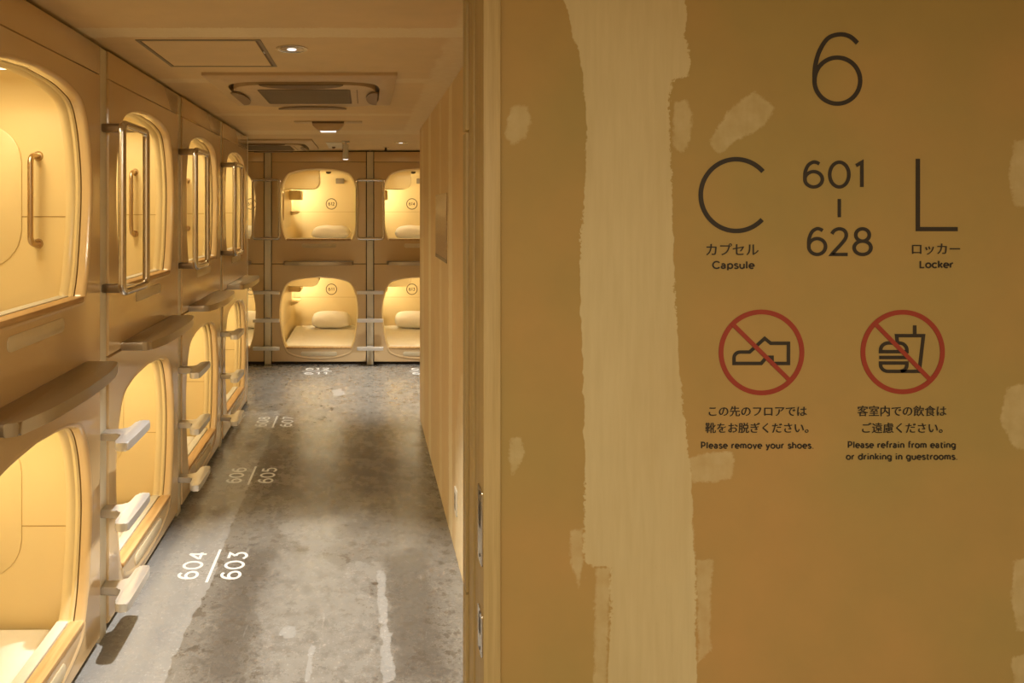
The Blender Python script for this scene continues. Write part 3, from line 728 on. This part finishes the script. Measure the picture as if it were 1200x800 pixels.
# access hatch
r = tag(link('ceiling_hatch', None, None, (-.615, 2.785, H)), 'square access hatch in the ceiling above the left row', 'hatch')
hx, hy = .218, .225
bm = bmesh.new()
for a in ((-hx-.012, -hx, -hy-.012, hy+.012), (hx, hx+.012, -hy-.012, hy+.012), (-hx, hx, -hy-.012, -hy), (-hx, hx, hy, hy+.012)):
    q = box_bm(a[0], a[1], a[2], a[3], -.003, 0); tm = bpy.data.meshes.new('t'); q.to_mesh(tm); q.free(); bm.from_mesh(tm); bpy.data.meshes.remove(tm)
link('hatch_frame', bmesh_mesh('hatch_frame', bm, M['vent']), r)
link('hatch_gap', box('hatch_gap', -hx, hx, -hy, hy, -.0012, 0, M['acdark']), r)
link('hatch_panel', box('hatch_panel', -hx+.006, hx-.010, -hy+.007, hy-.006, -.0025, -.0012, M['board']), r)
link('latch', box('latch', hx-.0065, hx-.001, -.05, -.02, -.0035, -.001, M['alu']), r)
# ceiling cassette air conditioners
def superell(a, e, n=64):
    return [(a*math.copysign(abs(math.cos(2*PI*k/n))**(2/e), math.cos(2*PI*k/n)), a*math.copysign(abs(math.sin(2*PI*k/n))**(2/e), math.sin(2*PI*k/n))) for k in range(n)]
def cassette(x, y, label, hs=.46):
    r = tag(link('air_conditioner', None, None, (x, y, H)), label, 'air conditioner', 'ceiling cassette air conditioners')
    n = 64; se = superell(.385*hs/.46, 5, n); inn = superell(.365*hs/.46, 4.2, n)
    sq = []
    for p in se:
        m = max(abs(p[0]), abs(p[1])); sq.append((p[0]/m*hs, p[1]/m*hs))
    vs = [(p[0], p[1], 0) for p in sq]+[(p[0], p[1], -.014) for p in sq]+[(p[0]*.985, p[1]*.985, -.018) for p in sq]+[(p[0], p[1], -.030) for p in se]+[(p[0]*.99, p[1]*.99, -.004) for p in se]
    fs = []
    for q in range(4):
        for k in range(n): l = (k+1) % n; fs.append((q*n+k, q*n+l, (q+1)*n+l, (q+1)*n+k))
    link('frame', mesh('frame', vs, fs, M['acbody'], 30), r)
    link('channel', box('channel', -.38*hs/.46, .38*hs/.46, -.38*hs/.46, .38*hs/.46, -.005, -.001, M['acdark']), r)
    b = prism('inner_panel', inn, -.040, -.006, M['acbody'], .006); ip = link('inner_panel', b, r)
    g_ = .235*hs/.46
    gr = link('intake_grille', prism('intake_grille', rrect(-g_, g_, -g_, g_, .02), -.0415, -.0395, M['acdark'], 0), r)
    for k in range(15):
        yy = -g_+.02+k*(2*g_-.04)/14
        link('grille_slat', box('grille_slat', -g_+.01, g_-.01, yy-.004, yy+.004, -.0435, -.0415, M['vent']), gr)
    L_ = .20*hs/.46
    lens = arc(0, -.30*hs/.46+.30, .36, .36, 0, 0, 6)
    lp = [(-L_, -.06)]+[(L_*math.cos(PI-PI*k/16), -.06+.045*math.sin(PI*k/16)) for k in range(1, 16)]+[(L_, -.06)]+[(L_*.98, -.072), (-L_*.98, -.072)]
    for k in (1, 2, 3):
        f = link('flap', prism('flap', lp[::-1], -.003, .003, M['acflap'], 0), r)
        a = k*PI/2; rr = .300*hs/.46
        f.location = (rr*math.sin(a), -rr*math.cos(a), -.046); f.rotation_euler = (math.radians(4), 0, a)
    nl = [(-L_*1.02, -.085)]+[(L_*1.02*math.cos(PI-PI*k/16), -.085+.105*math.sin(PI*k/16)) for k in range(1, 16)]+[(L_*1.02, -.085)]
    link('outlet', prism('outlet', nl[::-1], -.0445, -.0405, M['acdark'], 0), r, (0, -.285*hs/.46, 0))  # dark plate stands in for the shade in the open outlet
    link('logo_strip', box('logo_strip', g_+.03, g_+.034, -.22*hs/.46, .22*hs/.46, -.0412, -.0395, M['acdark']), ip)
    return r
cassette(-.300, 3.60, 'large square ceiling air conditioner over the near corridor', .445)
cassette(-.915, 6.56, 'air conditioner over the far cross corridor, partly hidden by the left row', .445)
# emergency light
r = tag(link('emergency_light', None, None, (-.262, 4.93, H)), 'small box shaped ceiling light with a glowing slot behind the near air conditioner', 'ceiling light')
link('base_plate', box('base_plate', -.24, .24, -.05, .05, -.005, 0, M['acbody'], .001), r)
link('housing', prism('housing', [(-.115, -.006), (-.108, -.030), (-.075, -.060), (-.04, -.068), (.04, -.068), (.075, -.060), (.108, -.030), (.115, -.006)], -.045, .045, M['acbody'], .004, 'y'), r)
link('housing_cap', box('housing_cap', -.112, .112, -.052, -.045, -.016, -.004, M['acdark']), r)
link('lens', box('lens', -.055, .055, -.03, .03, -.0715, -.067, M['whitelamp'], .001), r)
# hanging cylinder spotlight
r = tag(link('cylinder_spotlight', None, None, (-.178, 6.3, H)), 'grey cylinder spotlight hanging from the ceiling at the corridor end', 'spotlight')
link('ceiling_plate', cyl('ceiling_plate', 0, 0, -.012, 0, .035, .035, M['white_plastic']), r)
link('stem', cyl('stem', 0, 0, -.03, -.012, .008, .008, M['alu'], 14), r)
link('body', cyl('body', 0, 0, -.165, -.03, .027, .027, M['white_plastic']), r)
link('lens', cyl('lens', 0, 0, -.170, -.165, .022, .025, M['whitelamp']), r)
lamp_spot('light', r, (0, 0, -.18), P_POOL, 66, .7, .02, C_WHITE)
# small vent plate and sprinkler over the cross corridor
r = tag(link('ceiling_vent', None, None, (-.29, 6.72, H)), 'small flat vent plate on the far ceiling left of the hanging spotlight', 'vent')
link('vent_plate', box('vent_plate', -.075, .075, -.3, .3, -.006, 0, M['white_plastic'], .002), r)
link('vent_knob', cyl('vent_knob', -.02, .1, -.022, -.006, .012, .02, M['acdark'], 14), r)
r = tag(link('sprinkler_head', None, None, (.205, 6.90, H)), 'tiny sprinkler head on the ceiling near the far capsule wall', 'sprinkler')
link('escutcheon', cyl('escutcheon', 0, 0, -.006, 0, .030, .034, M['acbody'], 20), r); link('nozzle', cyl('nozzle', 0, 0, -.035, -.006, .012, .010, M['dark'], 12), r)
link('deflector', cyl('deflector', 0, 0, -.040, -.036, .020, .018, M['dark'], 14), r)
# unseen fill lamps added behind the camera to light the sign wall
hl = bpy.data.lights.new('hall_fill_light', 'AREA'); hl.shape = 'RECTANGLE'; hl.size = 1.2; hl.size_y = .3; hl.energy = P_HALL; hl.color = C_HALL
for x, y, la in ((.75, -1.3, 'unseen warm fill lamp added on the hall ceiling, right of the camera'), (-.9, -1.3, 'unseen warm fill lamp added on the hall ceiling, left of the camera')):
    r = tag(link('hall_fill_lamp', None, None, (x, y, 2.5)), la, 'fill lamp', 'added hall fill lamps')
    link('lamp_body', box('lamp_body', -.64, .64, -.18, .18, -.05, 0, M['white_plastic'], .006), r)
    link('diffuser', box('diffuser', -.60, .60, -.15, .15, -.058, -.05, M['hall_fill_lamp'], .002), r)
    link('light', hl, r, (0, 0, -.064))

# ================================================================== WALL AND FLOOR LETTERING
PX = DS/F
SM = Matrix.Translation((0, DS-.0006, 0)) @ Matrix.Rotation(PI/2, 4, 'X')     # (x, z) plane facing the camera
def pxs(l): return [sp(*q) for q in l]
def sign(name, me, label, cat='lettering'): return tag(link(name, me), label, cat)
def put(ink, s_, x0, x1, ytop, ybot, t_, track=.0):
    """ink extents in photo pixels on the sign wall, stroke t_ pixels"""
    X0, Zb = sp(x0+t_/2, ybot-t_/2); X1, Zt = sp(x1-t_/2, ytop+t_/2)
    return ink.text(s_, X0, Zb, Zt-Zb, t_*PX, track, X1-X0)
def sig(name, s_, ext, t_, label, track=0.0):
    i = Ink(); put(i, s_, *ext, t_, track); return sign(name, i.build(name, M['ink'], SM), label)
# large characters drawn with true arcs
i = Ink(); cx, cy = 981, 94.5
i.stroke([sp(*q) for q in arc(981, 94.5, 26.8, 27, 0, 351, 60)], 5*PX, True)
i.stroke([sp(*q) for q in spl([(1004.5, 50.5), (996, 43), (984, 40.3), (970, 45), (960, 60), (955, 78), (954.3, 96)], 8)], 5*PX)
sign('floor_numeral', i.build('floor_numeral', M['ink'], SM), 'large thin black numeral 6 at the top of the sign wall')
i = Ink(); i.stroke([sp(862.5+41.5*math.cos(math.radians(a)), 228.5-42*math.sin(math.radians(a))) for a in range(41, 321, 4)], 5.3*PX)
sign('capsule_initial', i.build('capsule_initial', M['ink'], SM), 'large thin black letter C on the sign wall')
i = Ink(); i.stroke([sp(1075.3, 186), sp(1075.3, 268.3), sp(1122, 268.3)], 5*PX)
sign('locker_initial', i.build('locker_initial', M['ink'], SM), 'large thin black letter L on the sign wall')
sig('room_number', '601', (940, 1016, 188, 221), 4.0, 'black number 601 above the short dash on the sign wall', .10)
sig('room_number', '628', (944.5, 1023, 266, 300), 4.0, 'black number 628 below the short dash on the sign wall', .08)
i = Ink(); i.stroke([sp(983.3, 233), sp(983.3, 254.5)], 3.8*PX)
sign('range_dash', i.build('range_dash', M['ink'], SM), 'short upright black dash between the numbers 601 and 628')
sig('caption', 'Capsule', (834.5, 884, 305.5, 315.2), 1.75, 'small black caption reading Capsule under the letter C', .13)
sig('caption', 'Locker', (1077, 1117, 304.8, 314.3), 1.75, 'small black caption reading Locker under the letter L', .13)
def jp(name, body, x0, x1, yc, label, off=0.0, sp_=1.0):
    X0, Z = sp(x0, yc); X1, _ = sp(x1, yc); return sign(name, font_mesh(name, body, M['ink'], SM, X0, X1, Z, off, sp_), label)
jp('caption', 'カプセル', 827.5, 888.5, 292, 'black Japanese caption under the letter C')
jp('caption', 'ロッカー', 1068.5, 1124.5, 291.8, 'black Japanese caption under the letter L')
jp('notice_line', 'この先のフロアでは', 830.5, 945, 481.5, 'first Japanese line under the no shoes sign')
jp('notice_line', '靴をお脱ぎください。', 826.5, 947, 501, 'second Japanese line under the no shoes sign')
jp('notice_line', '客室内での飲食は', 1004.5, 1108.5, 481.2, 'first Japanese line under the no food sign')
jp('notice_line', 'ご遠慮ください。', 1010, 1104, 501, 'second Japanese line under the no food sign')
sig('notice_line', 'Please remove your shoes.', (821, 953.5, 517.2, 525.6), 1.45, 'English line under the no shoes sign asking to remove shoes', .14)
sig('notice_line', 'Please refrain from eating', (993, 1120, 516.6, 525), 1.45, 'upper English line under the no food sign', .14)
sig('notice_line', 'or drinking in guestrooms.', (991, 1122, 530.3, 538.7), 1.45, 'lower English line under the no food sign', .14)
def prohibition(name, cx, cy, r_, sl, label):
    o = tag(link(name, None, None, (0, 0, 0)), label, 'sign')
    SM2 = Matrix.Translation((0, DS-.0008, 0)) @ Matrix.Rotation(PI/2, 4, 'X')
    link('red_ring', Ink().stroke(pxs(arc(cx, cy, r_, r_, 0, 354, 59)), 5.6*PX, True).build('red_ring', M['red'], SM), o)
    link('red_slash', Ink().stroke(pxs(sl), 5.0*PX).build('red_slash', M['red'], SM2, .0009), o); return o
z7 = lambda l: [(820+x/6.153, 350+y/6.153) for x, y in l]
z8 = lambda l: [(990+x/6.153, 350+y/6.153) for x, y in l]
o = prohibition('no_shoes_sign', 892.1, 412.7, 47.4, z7([(232, 178), (655, 596)]), 'red circle prohibition sign with a slashed black shoe')
shoe = [(246, 465), (246, 425)]+[(290-44*math.cos(math.radians(a)), 425-42*math.sin(math.radians(a))) for a in range(15, 91, 15)]+[(358, 383), (467, 285), (510, 320), (638, 320), (638, 465), (520, 465), (520, 420), (480, 420), (442, 465)]
link('shoe_outline', Ink().stroke(pxs(z7(shoe)), 4.0*PX, True).build('shoe_outline', M['ink'], SM), o)
o = prohibition('no_food_sign', 1057.5, 412.2, 46.6, z8([(215, 178), (618, 588)]), 'red circle prohibition sign with a slashed black burger and cup')
i = Ink(); T4 = 4.0*PX
i.stroke(pxs(z8([(377, 312), (372, 265), (565, 265), (535, 522), (310, 522)]+[(310-54*math.sin(math.radians(a)), 475+47*math.cos(math.radians(a))) for a in range(15, 91, 15)]+[(256, 462), (446, 462)]+[(446-46*(1-math.cos(math.radians(a))), 475+47*math.sin(math.radians(a))) for a in range(15, 91, 15)])), T4)
i.stroke(pxs(z8([(502, 190), (502, 265)])), T4)
i.stroke(pxs(z8([(256, 380)]+[(310-54*math.cos(math.radians(a)), 370-52*math.sin(math.radians(a))) for a in range(0, 91, 15)]+[(392+54*math.sin(math.radians(a)), 370-52*math.cos(math.radians(a))) for a in range(0, 91, 15)]+[(446, 380)])), T4, True)
i.stroke(pxs(z8([(246, 422), (446, 422)])), T4)
link('food_outline', i.build('food_outline', M['ink'], SM), o)
# painted numbers on the floor, two lines with a rule between, read from in front of each capsule
def floor_mark(loc, rz, a, b_, label):
    i = Ink(); h = .080; wd = .235; t_ = .0135
    i.text(a, -wd/2, .055, h, t_, .12, wd); i.text(b_, -wd/2, -.055-h, h, t_, .12, wd); i.stroke([(-wd/2-.03, 0), (wd/2+.03, 0)], .0125)
    me = i.build('floor_number', M['white_paint'], Matrix.Identity(4), .0006); tag(link('floor_number', me, None, loc, (0, 0, rz)), label, 'floor marking', 'painted floor numbers')
for i_ in range(4):
    yc = 1.559+PITCH*(i_+.5)
    if i_: floor_mark((XL+.297, yc, .0002), PI/2, str(602+2*i_), str(601+2*i_), 'white floor number %d over %d beside the left row, %s' % (602+2*i_, 601+2*i_, ['', 'largest and nearest', 'between the other two', 'smallest and farthest'][i_]))
for i_ in (1, 2):
    floor_mark((-1.563+PITCH*i_, YB-.297, .0002), 0, str(610+2*i_), str(609+2*i_), 'white floor number %d over %d before the far capsules, %s' % (610+2*i_, 609+2*i_, ['', 'in full view', 'cut off by the right wall'][i_]))

# ================================================================== SMALL WALL THINGS
r = tag(link('wall_notice', None, None, (XR, 3.9, 1.53)), 'faint speckled notice plate on the right corridor wall', 'notice')
link('film', box('film', -.003, 0, -.28, .28, -.185, .185, M['notice']), r)
link('edge_strip', box('edge_strip', -.004, -.003, -.28, .28, -.185, -.165, M['vent']), r)
r = tag(link('power_outlet', None, None, (XR, 3.245, .262)), 'small ivory power outlet low on the right corridor wall', 'outlet')
link('cover_plate', prism('cover_plate', rrect(-.036, .036, -.060, .060, .006), -.007, 0, M['white_plastic'], .002, 'x'), r)
ins = link('socket_insert', box('socket_insert', -.009, -.006, -.015, .015, -.036, .036, M['vent'], .001), r)
for z in (-.016, .016):
    for y in (-.006, .006): link('slot', box('slot', -.0096, -.0085, y-.001, y+.001, z-.006, z+.006, M['dark']), ins)
